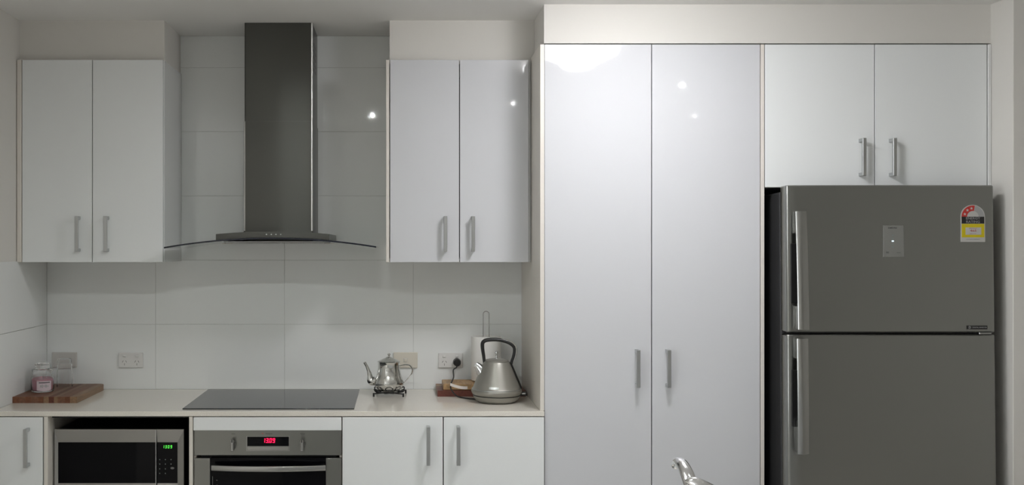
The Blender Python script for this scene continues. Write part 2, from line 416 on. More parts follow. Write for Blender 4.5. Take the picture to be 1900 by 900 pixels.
# ------------------------------------------------------------------ range hood
HX = -.532
t = thing('range_hood', 'brushed steel chimney range hood with curved glass canopy above the hob', 'range hood', (HX, 0, 1.56))
cz = 1.60; cf = 4.295+CY
zsp = pz(225, 4.295)
def chim(x0, x1, y0, z0, z1):
    bm = bmesh.new(); add_box(bm, x0, x1, y0, -.001, z0, z1, 0)
    es = [e for e in bm.edges if abs(e.verts[0].co.z-e.verts[1].co.z) > .1 and e.verts[0].co.y < -.01]
    bmesh.ops.bevel(bm, geom=es, offset=.007, segments=4, affect='EDGES', profile=.5); return bm
obj('lower_chimney', chim(px(451.4, 4.29), px(580.3, 4.29), cf, 1.585, zsp), 'hood', t, True)
uc = obj('upper_chimney', chim(px(453, 4.29), px(579, 4.29), cf+.0012, zsp+.0003, CEIL-.001), 'hood', t, True)
for sx, xc in ((1, px(580.3, 4.29)), (-1, px(451.4, 4.29))):
    bm = bmesh.new(); r = .0075; cxr = xc-sx*r; pts = []
    for k in range(9):
        a = PI/2*k/8; pts.append((cxr+sx*(r+.0004)*math.sin(a), cf+r-(r+.0004)*math.cos(a)))
    pts += [(cxr+sx*(r-.001)*math.sin(a), cf+r-(r-.001)*math.cos(a)) for a in [PI/2*k/8 for k in range(8, -1, -1)]]
    A_ = [bm.verts.new((p[0], p[1], 1.635)) for p in pts]; B_ = [bm.verts.new((p[0], p[1], zsp-.0005 if sx < 0 else CEIL-.002)) for p in pts]
    bm.faces.new(A_); bm.faces.new(B_)
    for k in range(18): bm.faces.new((A_[k], A_[(k+1) % 18], B_[(k+1) % 18], B_[k]))
    obj('corner_glint', bm, 'edge', t, True)  # bright strip standing in for the lamp highlight on the corner
vb = bmesh.new()
xv = px(579, 4.29)
for k in range(5): add_box(vb, xv, xv+.0012, -.20, -.09, 2.35+k*.028, 2.364+k*.028)
obj('vent_slot', vb, 'black', uc)
# controls housing, top follows the arc, front bowed in plan
def arcz(x): return 1.604-.19*(x-HX)**2          # glass top line
GX0, GX1 = HX-.455, HX+.437
bm = bmesh.new(); n = 24; HW = .239; top = []
for i in range(n+1):
    x = HX-HW+2*HW*i/n; u = (x-HX)/HW
    yf = -.448-.012*(1-u*u)
    zb = arcz(x)+.0005; zt = 1.6215+.011*(1-u*u)-.003
    top.append([bm.verts.new(p) for p in ((x, yf, zb), (x, yf, zt), (x, -.001, zt), (x, -.001, zb))])
for a, b in zip(top, top[1:]):
    for k in range(4): bm.faces.new((a[k], a[(k+1) % 4], b[(k+1) % 4], b[k]))
bm.faces.new(top[0]); bm.faces.new(top[-1])
hs = obj('control_housing', bm, 'hood', t)
for i, xp in enumerate((494.5, 503.5, 512, 521)):
    x = px(xp, 4.11); z = pz(435, 4.11)
    cyl = bmesh.new(); bmesh.ops.create_cone(cyl, cap_ends=True, segments=16, radius1=.0028, radius2=.0026, depth=.004, matrix=Matrix.Translation((x, -.462, z)) @ Matrix.Rotation(PI/2, 4, 'X'))
    obj('button', cyl, 'alu', hs)
def sheet(y0f, y1f, t0, t1, xa, xb, n=40):
    bm = bmesh.new(); R = []
    for i in range(n+1):
        x = xa+(xb-xa)*i/n; z = arcz(x); y0, y1 = y0f(x), y1f(x)
        R.append([bm.verts.new(p) for p in ((x, y0, z-t0), (x, y0, z-t1), (x, y1, z-t1), (x, y1, z-t0))])
    for a, b in zip(R, R[1:]):
        for k in range(4): bm.faces.new((a[k], a[(k+1) % 4], b[(k+1) % 4], b[k]))
    bm.faces.new(R[0]); bm.faces.new(R[-1]); return bm
def gy(x):
    u = (x-HX)/.45; return -.462-.018*(1-u*u)
gl = obj('glass_canopy', sheet(lambda x: gy(x)+.0025, lambda x: -.004, .001, .0065, GX0, GX1), 'hoodglass', t, True)
obj('glass_edge', sheet(gy, lambda x: gy(x)+.0024, .0005, .007, GX0, GX1), 'glassedge', gl, True)
fb = box(HX-.21, HX+.215, -.43, -.02, 1.583, 1.5895, .002, 1)
obj('filter_tray', fb, 'alu', t)
for k in (-1, 1):
    bm = bmesh.new(); x = HX+k*.115
    for j in range(20): add_box(bm, x-.10+j*.0103, x-.10+j*.0103+.005, -.40, -.06, 1.5812, 1.5828)
    o = obj('grease_filter', bm, 'alu', t)
for k in (-1, 1):
    obj('lamp_lens', lathe([(0, 0), (.022, 0), (.024, .002), (.024, .004), (0, .004)], (HX+k*.225, -.25, 1.578), 20), 'offwhite', t)

# ------------------------------------------------------------------ hob
hb = obj('hob', box(-.885, px(657.5, 4.006), -.572, -.035, WT+.0002, WT+.0045, .0015, 2), 'hob')
tag(hb, 'black glass cooktop set flush on the cream worktop below the hood', 'cooktop')

# ------------------------------------------------------------------ oven
OD = 3.955; OY = OD+CY
t = thing('oven', 'built-in stainless steel oven with red digital clock reading 13:09', 'oven', (px(497, OD), OY, .2))
ox0, ox1 = px(360.5, OD), px(634, OD); oz = pz(797.6, OD)
obj('oven_body', box(ox0+.022, ox1-.022, OY+.03, -.03, .20, oz-.02), 'dark', t)
pn = obj('control_panel', box(ox0, ox1, OY, OY+.022, pz(845, OD), oz, .0015, 2), 'oven', t)
obj('display_window', box(px(459, OD), px(536, OD), OY-.001, OY+.002, pz(827.6, OD), pz(810.5, OD)), 'blackglass', pn)
bm = bmesh.new()
a0, a1, b0, b1 = px(457.2, OD), px(537.2, OD), pz(837, OD), pz(809.5, OD)
add_box(bm, a0, a0+.003, OY-.002, OY, b0, b1); add_box(bm, a1-.002, a1, OY-.0015, OY, b0, b1)
add_box(bm, a0+.003, a1-.002, OY-.0012, OY, b1-.0015, b1); add_box(bm, a0+.003, a1-.002, OY-.0012, OY, b0, b0+.0018)
obj('display_frame', bm, 'micro', pn)
obj('button_strip', box(a0+.004, a1-.004, OY-.0012, OY, b0+.003, pz(828.5, OD), .0004, 1), 'micro', pn)
digits('13.09', px(499, OD), pz(817.3, OD), .0185, OY-.0011, 'red_led', pn)
text('brand_lettering', 'Westinghouse', .0075, (px(499, OD), OY-.0002, pz(804.7, OD)), 'ink', pn, wide=.62)
text('brand_mark', 'W', .008, (px(487.3, OD), OY-.0002, pz(804.7, OD)), 'red', pn)
for xp, s in ((433, 'Function'), (561.5, 'Thermostat')):
    x = px(xp, OD)
    text('dial_lettering', s, .0058, (x, OY-.0002, pz(805, OD)), 'ink', pn, wide=.7)
    zc = pz(823, OD)
    k = bmesh.new(); bmesh.ops.create_cone(k, cap_ends=True, segments=32, radius1=.012, radius2=.011, depth=.010, matrix=Matrix.Translation((x, OY-.005, zc)) @ Matrix.Rotation(PI/2, 4, 'X'))
    kb = obj('dial', k, 'oven', pn, True)
    gr = bmesh.new(); add_box(gr, x-.0065, x+.0065, OY-.034, OY-.009, zc-.026, zc+.022, .004, 3)
    obj('dial_grip', gr, 'frhandle', kb)
    obj('pointer', box(x-.002, x+.002, OY-.0346, OY-.0338, zc+.010, zc+.021), 'black', kb)
dz = pz(849.3, OD)
dr = obj('oven_door', box(ox0+.0645, ox1-.0645, OY+.002, OY+.024, .205, dz-.001, .001, 1), 'blackglass', t)
for a, b in ((ox0, ox0+.064), (ox1-.064, ox1)):
    obj('door_stile', box(a, b, OY, OY+.024, .205, dz-.002, .0015, 2), 'oven', dr)
bm = bmesh.new(); pts = []
hx0, hx1 = px(391, 3.90), px(603, 3.90)
for i in range(25):
    u = i/24; pts.append((hx0+(hx1-hx0)*u, OY-.030-.022*(1-(2*u-1)**2), pz(868.5, 3.92)))
add_tube(bm, pts, .011, n=16, flat=(1, .7), up=(0, 0, 1), square=True)
for x in (hx0+.012, hx1-.012): add_box(bm, x-.008, x+.008, OY-.03, OY+.003, pz(871, 3.92), pz(865, 3.92), .001, 1)
obj('door_handle', bm, 'frhandle', dr, True)
bm = bmesh.new()
for k in range(5): add_box(bm, px(401, OD), px(403.5, OD), OY+.0014, OY+.0021, pz(892+k*9, OD), pz(891+k*9, OD))
add_box(bm, px(394, OD), px(394.8, OD), OY+.0014, OY+.0021, pz(990, OD), pz(884, OD))
obj('shelf_scale', bm, 'greyink', dr)

# ------------------------------------------------------------------ microwave
MD = 4.0; MY = MD+CY
t = thing('microwave', 'steel framed microwave with green clock reading 13:09 in the open niche', 'microwave', (px(220, MD), MY, SH))
mx0, mx1 = px(101.3, MD), px(341, MD); mz = pz(796.8, MD)
obj('casing', box(mx0+.004, mx1-.004, MY+.02, -.06, SH+.012, mz-.003, .003, 2), 'black', t)
mdx = px(290, MD)
def frame(x0, x1, z0, z1, il, ir, it, ib, y, m, name, par):
    """picture frame with inward sloping faces: outer edge at y, inner edge set back"""
    bm = bmesh.new(); bk = .009
    o = [(x0, z0), (x1, z0), (x1, z1), (x0, z1)]; i = [(x0+il, z0+ib), (x1-ir, z0+ib), (x1-ir, z1-it), (x0+il, z1-it)]
    R = [[bm.verts.new((p[0], yy, p[1])) for p in pp] for pp, yy in ((o, y+.02), (o, y), (i, y+bk), (i, y+.02))]
    for a in range(4):
        A, B = R[a], R[(a+1) % 4]
        for k in range(4):
            bm.faces.new((A[k], A[(k+1) % 4], B[(k+1) % 4], B[k]))
    return obj(name, bm, m, par)
md = frame(mx0, mdx-.0008, SH+.012, mz, .012, .0012, .055, .055, MY, 'micro', 'door', t)
obj('door_window', box(mx0+.0118, mdx-.0018, MY+.0085, MY+.019, SH+.066, mz-.0545), 'blackglass', md)
obj('door_edge', box(mdx-.0022, mdx-.0008, MY-.001, MY+.008, SH+.014, mz-.002), 'chrome', md)
mp = frame(mdx+.0008, mx1, SH+.012, mz, .001, .028, .055, .055, MY, 'micro', 'control_panel', t)
obj('keypad', box(mdx+.0016, mx1-.0275, MY+.0085, MY+.019, SH+.066, mz-.0545), 'blackglass', mp)
digits('1309', px(310.5, MD+.009), pz(829, MD+.009), .0125, MY+.0083, 'green_led', mp, gap=.86)
bm = bmesh.new()
for r, zz in enumerate((853.7, 862, 871, 879.3)):
    for c in range(3 if r < 2 else 2):
        x = px(295.5+c*10.5, MD); z = pz(zz, MD)
        add_box(bm, x-.0016, x+.0016, MY+.0079, MY+.0086, z-.002, z+.002)
ky = obj('key_marks', bm, 'dim_led', mp)
bm = bmesh.new(); bmesh.ops.create_cone(bm, cap_ends=True, segments=20, radius1=.008, radius2=.008, depth=.001, matrix=Matrix.Translation((px(319, MD), MY+.0082, pz(869.5, MD))) @ Matrix.Scale(.6, 4, (0, 0, 1)) @ Matrix.Rotation(PI/2, 4, 'X'))
obj('start_key', bm, 'greyink', mp)
for k in range(4): obj('foot', lathe([(0, 0), (.014, 0), (.012, .0125), (0, .0125)], ((mx0+.05, mx1-.05)[k % 2], (MY+.07, -.12)[k//2], SH), 16), 'black', t)

# ------------------------------------------------------------------ fridge (leans back a touch on its front feet)
FX0, FX1 = 1.523, 2.343; FDY = 3.815+CY; FR = -.05
t = thing('fridge', 'two-door stainless steel fridge freezer in the alcove at the right', 'fridge', (0, 0, 0))
FT = 1.797; split = 1.215; FB = .06
def fy(y): return y
obj('cabinet_body', box(FX0+.004, FX1-.004, FDY+.075, FR, FB, FT-.022, .006, 2), 'fridgeside', t)
obj('body_liner', box(FX0+.02, FX1-.02, FDY+.060, FDY+.075, FB+.01, FT-.03), 'black', t)
def fdoor(z0, z1, label=None):
    """door skin with rounded side edges, a touch bowed"""
    pts = []; W = FX1-FX0; r = .012; n = 18
    pts.append((FX0, FDY+.058)); 
    for k in range(5):
        a = k/4*PI/2; pts.append((FX0+r-r*math.cos(a), FDY+r+.003-r*math.sin(a)))
    for k in range(1, n): u = k/n; pts.append((FX0+r+(W-2*r)*u, FDY+.003-.004*math.sin(PI*u)))
    for k in range(5):
        a = k/4*PI/2; pts.append((FX1-r+r*math.sin(a), FDY+r+.003-r*math.cos(a)))
    pts.append((FX1, FDY+.058))
    bm = bmesh.new()
    rows = []
    for z, ins in ((z0, .004), (z0+.004, 0), (z1-.004, 0), (z1, .004)):
        rows.append([bm.verts.new((min(max(p[0], FX0+ins), FX1-ins), max(p[1], p[1]+ins if p[1] < FDY+.05 else p[1]), z)) for p in pts])
    for a, b in zip(rows, rows[1:]):
        for k in range(len(pts)): bm.faces.new((a[k], a[(k+1) % len(pts)], b[(k+1) % len(pts)], b[k]))
    bm.faces.new(rows[0]); bm.faces.new(rows[-1])
    return obj('door', bm, 'fridge', t, True)
du = fdoor(split+.004, FT); dl = fdoor(FB+.03, split-.006)
du['label'] = 'upper freezer door'; dl['label'] = 'lower fridge door'
for d, z0, z1 in ((dl, split-.465, split-.018), (du, split+.018, split+.477)):
    bm = bmesh.new(); n = 20
    up = d is du
    R = []
    for i in range(n+1):
        u = i/n; z = z0+(z1-z0)*u
        so = .038+.003*math.sin(PI*u)+(.018*(1-u) if up else .006)
        xa = FX0+.022; wd = .050
        R.append([bm.verts.new(p) for p in ((xa, FDY-so+.003, z), (xa+.004, FDY-so, z), (xa+.02, FDY-so-.004, z), (xa+wd-.006, FDY-so+.004, z), (xa+wd, FDY-so+.016, z), (xa+wd-.004, FDY-so+.02, z), (xa+.003, FDY-so+.018, z))])
    for a, b in zip(R, R[1:]):
        for k in range(7): bm.faces.new((a[k], a[(k+1) % 7], b[(k+1) % 7], b[k]))
    bm.faces.new(R[0]); bm.faces.new(R[-1])
    L = z1-z0
    add_box(bm, xa+.006, xa+.040, FDY-.036, FDY+.004, z1-(.085 if up else .08), z1, .004, 2)
    add_box(bm, xa+.006, xa+.040, FDY-.036, FDY+.004, z0, z0+(.09 if up else .13), .004, 2)
    obj('door_handle', bm, 'frhandle', d, True)
    obj('finger_recess', box(xa-.006, xa+.048, FDY-.0012, FDY+.004, z0+.10, z1-.125, .002, 1), 'black', d)
yl = FDY-.0016
# display panel
s = 1/473.0
def fxz(xp, yp): return (px(xp, 3.82), pz(yp, 3.825))
x0, z1 = fxz(1643.5, 423.5); x1, z0 = fxz(1682, 482)
dp = obj('display_panel', box(x0, x1, yl-.0012, yl+.003, z0, z1, .0006, 1), 'panel', du)
x, z = fxz(1661, 428); text('brand_lettering', 'SAMSUNG', .0078, (x, yl-.0013, z), 'ink', dp, bold=.0001)
bm = bmesh.new()
for yp in (441.7, 447, 458, 463.3): x, z = fxz(1661.3, yp); add_box(bm, x-.004, x+.004, yl-.0018, yl-.0012, z-.0022, z+.0022, .0005, 1)
obj('indicator_dot', bm, 'dim_led', dp)
x, z = fxz(1661.2, 452.4); obj('lit_indicator', box(x-.0042, x+.0042, yl-.0018, yl-.0012, z-.0028, z+.0028, .0008, 1), 'blue_led', dp)
x, z = fxz(1651.3, 473.5); text('key_lettering', 'Power\nFreeze', .0045, (x, yl-.0013, z), 'ink', dp)
x, z = fxz(1672.5, 474); text('key_lettering', 'Freezer', .0050, (x, yl-.0013, z), 'ink', dp)
# energy label
x0, z0 = fxz(1788.7, 454); x1, z1 = fxz(1833.8, 384.5); cx = (x0+x1)/2; R = (x1-x0)/2; zc = z1-R
lab = [(x0, z0), (x1, z0), (x1, zc)]+[(cx+R*math.cos(a*PI/16), zc+R*math.sin(a*PI/16)) for a in range(1, 16)]+[(x0, zc)]
el = obj('energy_label', prism(lab, yl-.0006, yl+.002), 'lwhite', du)
y2 = yl-.0008
R1 = R*.93; R2 = R*.48
arc = [(cx+R1*math.cos(a), zc+R1*math.sin(a)) for a in [PI-(PI*.56)*k/14 for k in range(15)]]
arc += [(cx+R2*math.cos(a), zc+R2*math.sin(a)) for a in [PI*.44+(PI*.56)*k/14 for k in range(15)]]
obj('red_arc', prism(arc, y2, yl-.0005), 'red', el)
arc = [(cx+R1*math.cos(a), zc+R1*math.sin(a)) for a in [PI*.43*(1-k/12) for k in range(13)]]
arc += [(cx+R2*math.cos(a), zc+R2*math.sin(a)) for a in [PI*.43*k/12 for k in range(13)]]
obj('grey_arc', prism(arc, y2, yl-.0005), 'lgrey', el)
bm = bmesh.new()
for a in (PI*.90, PI*.72, PI*.55):
    sx, sz = cx+R*.70*math.cos(a), zc+R*.70*math.sin(a)
    add_prism(bm, [(sx+(.0062 if k % 2 == 0 else .0028)*math.sin(k*PI/5), sz+(.0062 if k % 2 == 0 else .0028)*math.cos(k*PI/5)) for k in range(10)], y2-.0003, y2)
obj('rating_star', bm, 'lwhite', el)
bt = pz(407, 3.825); bb = pz(419.8, 3.825)
obj('black_band', box(x0+.003, x1-.003, y2-.0002, yl-.0005, bb, bt), 'ink', el)
text('label_lettering', 'ENERGY\nRATING', .0135, (cx, y2-.0004, (bt+bb)/2), 'pale', el, wide=1.12, bold=.0002)
yt = bb-.001; yb = pz(445.5, 3.825)
obj('yellow_field', box(x0+.003, x1-.003, y2-.0001, yl-.0005, yb, yt), 'yellow', el)
obj('white_box', box(cx-R*.62, cx+R*.68, y2-.0004, yl-.0005, pz(440.5, 3.825), pz(427, 3.825)), 'lwhite', el)
text('label_lettering', '465', .0115, (cx+.001, y2-.0006, pz(433.2, 3.825)), 'pink', el, wide=1.5, bold=.0002)
text('label_lettering', 'kWh per year', .0042, (cx, y2-.0006, pz(438.7, 3.825)), 'pink', el)
text('label_lettering', 'Energy consumption', .0038, (cx, y2-.0006, pz(428.6, 3.825)), 'pink', el)
text('label_lettering', 'compare models at energyrating.gov.au', .0034, (cx, y2, pz(449, 3.825)), 'greyink', el)
# badge
x0, z1 = fxz(1799.3, 609.8); x1, z0 = fxz(1836.3, 616.6)
bd = obj('badge', box(x0, x1, yl-.001, yl+.002, z0, z1, .0004, 1), 'ink', du)
text('badge_letter', 'D', .0125, (x0+.0085, yl-.0012, (z0+z1)/2), 'pale', bd, bold=.0004)
text('badge_lettering', 'DIGITAL INVERTER', .0068, (x0+.047, yl-.0012, (z0+z1)/2), 'lgrey', bd, wide=.98)
# hinge between doors, top hinge covers, feet
obj('hinge', box(FX1-.06, FX1-.012, FDY+.01, FDY+.08, split-.005, split+.003, .001, 1), 'wire', t)
obj('hinge_cover', box(FX1-.12, FX1-.02, FDY+.045, FDY+.16, FT-.021, FT-.004, .003, 1), 'fridgeside', t)
obj('toe_grille', box(FX0+.02, FX1-.02, FDY+.06, FDY+.075, .03, FB, .002, 1), 'black', t)
for k in range(4):
    x = (FX0+.06, FX1-.06)[k % 2]; y = (FDY+.13, FR-.08)[k//2]
    obj('foot', lathe([(0, 0), (.022, 0), (.022, .012), (.012, .014), (.012, .062), (0, .062)], (x, y, -.012 if k < 2 else 0), 16), 'black', t)
# lean: rotate about the line under the rear feet
th = math.radians(-1.0); py = FR-.08
t.rotation_euler = (th, 0, 0); t.location = Vector((0, py, 0))-Matrix.Rotation(th, 3, 'X') @ Vector((0, py, 0))

# ------------------------------------------------------------------ sockets and switches
SY0 = -.0003
def plate(xp0, xp1, yp0, yp1, m, label, name, kind, plug=False):
    D = 4.565
    x0, x1 = px(xp0, D), px(xp1, D); z1, z0 = pz(yp0, D), pz(yp1, D); cx = (x0+x1)/2; cz = (z0+z1)/2
    t = thing(name, label, 'socket' if kind == 'gpo' else ('switch' if kind == 'switch' else 'wall plate'), (cx, SY0, cz))
    p = obj('plate', box(x0, x1, SY0-.009, SY0, z0, z1, .003, 3), m, t)
    y = SY0-.009
    if kind == 'gpo':
        for s in (-1, 1):
            sx = cx+s*.029
            rk = bmesh.new(); add_box(rk, sx-.0085, sx+.0085, y-.004, y+.001, cz+.014, cz+.026, .003, 2)
            obj('rocker_switch', rk, 'white', p)
            bm = bmesh.new()
            for q, ang in ((-1, .5), (1, -.5)):
                b = bmesh.new(); add_box(b, -.0011, .0011, y-.0004, y+.001, -.0048, .0048)
                bmesh.ops.rotate(b, cent=(0, 0, 0), matrix=Matrix.Rotation(ang, 3, 'Y'), verts=b.verts)
                bmesh.ops.translate(b, vec=(sx+q*.0078, 0, cz-.006), verts=b.verts)
                me = bpy.data.meshes.new('q'); b.to_mesh(me); b.free(); bm.from_mesh(me)
            add_box(bm, sx-.0011, sx+.0011, y-.0004, y+.001, cz-.024, cz-.0145)
            obj('pin_slots', bm, 'greyink', p)
    if kind == 'switch':
        rk = bmesh.new(); add_box(rk, cx-.0075, cx+.0075, y-.004, y+.001, cz-.007, cz+.007, .003, 2)
        obj('rocker_switch', rk, 'cream', p)
        bm = bmesh.new(); add_box(bm, cx-.0095, cx+.0095, y-.0012, y+.001, cz-.009, cz+.009, .0005, 1)
        obj('switch_surround', bm, 'offwhite', p)
    return cx, cz
plate(96.5, 143, 653.5, 681.5, 'offwhite', 'blank off-white wall plate behind the upturned tumbler', 'wall_plate', 'blank')
plate(220.3, 265.5, 654.5, 682, 'white', 'white double power socket with nothing plugged in, right of chopping board', 'power_socket', 'gpo')
plate(730, 774.8, 653.8, 682.5, 'cream', 'cream single switch plate on the tiles behind the teapot', 'light_switch', 'switch')
scx, scz = plate(813.3, 858.7, 654.8, 682.5, 'white', 'white double power socket with the black kettle plug in its right side', 'power_socket', 'gpo')

# ------------------------------------------------------------------ chopping board with candle and tumbler, left
bx0, bx1 = -1.643, -1.368; byf = 4.16+CY; byb = -.012; BT = .027
t = thing('chopping_board', 'striped wooden chopping board in the left corner under the pink candle', 'chopping board', ((bx0+bx1)/2, (byf+byb)/2, WT))
cols = ['w2', 'w5', 'w2', 'w5', 'w2', 'w1', 'w4', 'w1', 'w5', 'w2', 'w1']
ws = [.03, .024, .026, .03, .022, .022, .022, .016, .03, .023, .03]
sc = (bx1-bx0)/sum(ws); x = bx0
ns = len(ws)
for i, (c, wd) in enumerate(zip(cols, ws)):
    xn = x+wd*sc
    if i == ns-1:
        # last stave, back corner rounded
        r = xn-x-.001; pts = [(x, byf), (xn, byf), (xn, byb-r)]+[(xn-r+r*math.cos(a), byb-r+r*math.sin(a)) for a in [PI/2*k/6 for k in range(1, 7)]]+[(x, byb)]
        bm = bmesh.new(); a = [bm.verts.new((p[0], p[1], WT+.0003)) for p in pts]; b = [bm.verts.new((p[0], p[1], WT+BT)) for p in pts]
        bm.faces.new(a); bm.faces.new(b)
        for k in range(len(pts)): bm.faces.new((a[k], a[(k+1) % len(pts)], b[(k+1) % len(pts)], b[k]))
        obj('stave', bm, c, t)
    else:
        obj('stave', box(x, xn-.0002, byf, byb, WT+.0003, WT+BT-random.random()*.0002), c, t)
    x = xn
ZB = WT+BT+.0003
# candle jar
cD = 4.315; cc = (px(79, cD), cD+CY, ZB)
t = thing('candle_jar', 'pink scented candle in a lidded glass jar on the chopping board', 'candle', cc)
jo = [(0, 0), (.044, 0), (.0475, .004), (.0485, .012), (.0485, .062), (.0465, .068), (.0435, .072), (.0430, .078), (.0430, .085), (.0445, .089), (.0445, .093)]
ji = [(.0405, .093), (.0405, .086), (.0405, .078), (.0412, .073), (.0438, .067), (.0458, .061), (.0458, .012), (.043, .007), (0, .007)]
jar = obj('glass_jar', lathe(jo+ji, cc, 48), 'glass', t, True)
obj('wax', lathe([(0, .0073), (.0425, .0073), (.0455, .012), (.0455, .056), (.043, .0575), (0, .0565)], cc, 48), 'wax', t, True)
obj('wick', tube([(cc[0], cc[1], cc[2]+.056), (cc[0]+.001, cc[1], cc[2]+.064), (cc[0]+.003, cc[1], cc[2]+.068)], .0008, n=6), 'ink', t)
lo = [(0, .0975), (.0375, .0975), (.0415, .0945), (.042, .099), (.037, .101), (.030, .104), (.0315, .110), (.033, .118), (.029, .125), (.018, .129), (0, .130)]
li = [(0, .126), (.016, .125), (.026, .121), (.0285, .116), (.027, .108), (.024, .101), (0, .1005)]
obj('glass_lid', lathe([(0, .0985), (.036, .0985), (.036, .0935), (.0395, .0935), (.0395, .0942), (.0450, .0942), (.0452, .099), (.037, .101), (.030, .104), (.0315, .110), (.033, .118), (.029, .125), (.018, .129), (0, .130)], cc, 48), 'glass', t, True)
# curved label
def curved_label(c, r, a0, a1, z0, z1, th=.0005, n=14, lip=0):
    bm = bmesh.new(); R = []
    for i in range(n+1):
        u = i/n; a = a0+(a1-a0)*u; zl = z0-lip*math.sin(PI*u)
        R.append([bm.verts.new((c[0]+rr*math.cos(a), c[1]+rr*math.sin(a), c[2]+zz)) for rr, zz in ((r, zl), (r+th, zl), (r+th, z1), (r, z1))])
    for a, b in zip(R, R[1:]):
        for k in range(4): bm.faces.new((a[k], a[(k+1) % 4], b[(k+1) % 4], b[k]))
    bm.faces.new(R[0]); bm.faces.new(R[-1]); return bm
A = -PI/2
lb = obj('label', curved_label(cc, .0487, A-.16, A+1.15, .011, .051, lip=.004), 'label', t)
obj('label_stripe', curved_label(cc, .0493, A+.03, A+1.0, .042, .0455, .0002), 'ink', lb)
bm = bmesh.new()
for q, (a0, a1, z0, z1) in enumerate(((.0, .10, .024, .034), (.14, .22, .022, .036), (.28, .36, .026, .033), (.42, .55, .023, .035), (.6, .7, .025, .031))):
    b = curved_label(cc, .0493, A+a0+.15, A+a1+.15, z0, z1, .0002, 3); me = bpy.data.meshes.new('q'); b.to_mesh(me); b.free(); bm.from_mesh(me)
obj('label_picture', bm, 'lgrey', lb)
# upturned tumbler
tD = 4.47; tc = (px(120, tD), tD+CY, ZB)
def ribbed(prof_o, prof_i, c, n=60, rib=.0006):
    bm = bmesh.new()
    def ringset(prof, amp):
        out = []
        for r, z in prof:
            if r < 1e-5: out.append([bm.verts.new((c[0], c[1], c[2]+z))])
            else: out.append([bm.verts.new((c[0]+(r+amp*math.cos(k*2*PI/n*15))*math.cos(2*PI*k/n), c[1]+(r+amp*math.cos(k*2*PI/n*15))*math.sin(2*PI*k/n), c[2]+z)) for k in range(n)])
        return out
    rings = ringset(prof_o, rib)+ringset(prof_i, 0)
    for a, b in zip(rings, rings[1:]):
        for k in range(n):
            u = []
            for v in (a[k % len(a)], a[(k+1) % n % len(a)], b[(k+1) % n % len(b)], b[k % len(b)]):
                if v not in u: u.append(v)
            if len(u) > 2: bm.faces.new(u)
    return bm
tu = obj('tumbler', ribbed([(0, .128), (.026, .128), (.029, .1265), (.0305, .120), (.0325, .095), (.0345, .05), (.0355, .004), (.0355, 0)], [(.0338, 0), (.0335, .03), (.0315, .075), (.0295, .100), (.027, .106), (0, .107)], tc), 'glass', None, True)
tag(tu, 'clear ribbed glass tumbler standing upside down behind the candle', 'glass')

# ------------------------------------------------------------------ teapot on trivet
pD = 4.385; PX_, PY_ = px(721.7, pD), pD+CY
TZ = WT+.0005
t = thing('trivet', 'black wrought wire trivet with looped petals under the teapot', 'trivet', (PX_, PY_, TZ))
ring = [(PX_+.002+.050*math.cos(a), PY_+.050*math.sin(a), TZ+.016) for a in [2*PI*k/32 for k in range(32)]]
obj('ring', tube(ring, .0030, n=8, cyclic=True), 'blackmetal', t, True)
for k in range(4):
    a = math.radians(40)+k*PI/2
    fx, fy_ = PX_+.004+.093*math.cos(a), PY_+.075*math.sin(a)
    sp = smoothpath([(PX_+.004, PY_, TZ+.0135), (PX_+.05*math.cos(a), PY_+.05*math.sin(a), TZ+.0135), (fx, fy_, TZ+.013)], 4)
    obj('arm', tube(sp, .0030, n=8), 'blackmetal', t, True)
    obj('foot', box(fx-.004, fx+.004, fy_-.004, fy_+.004, TZ, TZ+.0165, .001, 1), 'blackmetal', t)
for k in range(6):
    a = PI/6*1+k*PI/3; ca, sa = math.cos(a), math.sin(a)
    def P(r, s, z): return (PX_+.002+r*ca-s*sa, PY_+r*sa+s*ca, TZ+z)
    lp = smoothpath([P(.040, -.004, .014), P(.056, -.022, .016), P(.070, -.012, .027), P(.074, 0, .031), P(.070, .012, .027), P(.056, .022, .016), P(.040, .004, .014)], 5)
    obj('petal_loop', tube(lp, .0029, n=8), 'blackmetal', t, True)
PZ = TZ+.0187
t = thing('teapot', 'polished stainless steel teapot with curved spout on a black trivet', 'teapot', (PX_, PY_, PZ))
pr = [(0, 0), (.038, 0), (.046, .004), (.055, .012), (.063, .022), (.0668, .032), (.0665, .040), (.0625, .054), (.057, .068), (.052, .084), (.0495, .100), (.049, .115), (.0500, .128), (.0510, .1310), (.0525, .1318)]
pc = (PX_, PY_, PZ)
obj('body', lathe(pr+[(.0500, .1335), (.0470, .1318), (.0470, .120), (0, .120)], pc, 56), 'pot', t, True)
ld = obj('lid', lathe([(0, .122), (.0465, .122), (.0465, .1328), (.0490, .1342), (.040, .138), (.028, .1435), (.016, .149), (.006, .1535), (0, .155)], pc, 48), 'pot', t, True)
obj('knob', lathe([(0, .153), (.004, .153), (.0035, .157), (.0055, .160), (.0068, .1635), (.006, .167), (.003, .1685), (0, .169)], pc, 24), 'pot', ld, True)
def TP(x, y, dy=0): return (px(660+x/8.18, pD), PY_+dy, pz(640+y/8.18, pD))
sp = smoothpath([TP(305, 535), TP(255, 552), TP(222, 525), TP(212, 460), TP(193, 390), TP(166, 320), TP(133, 263)], 6)
obj('spout', tube(sp, [.020, .0195, .0165, .0115, .0080, .0062, .0066], n=18, up=(0, 1, 0)), 'pot', t, True)
hp = smoothpath([TP(655, 330), TP(700, 308), TP(760, 300), TP(820, 312), TP(858, 365), TP(850, 430), TP(810, 490), TP(760, 545), TP(722, 590)], 5)
obj('handle', tube(hp, [.004, .006, .0085, .0095, .009, .007, .005, .004], n=12, flat=(1.0, .38), up=(0, 1, 0)), 'pot', t, True)

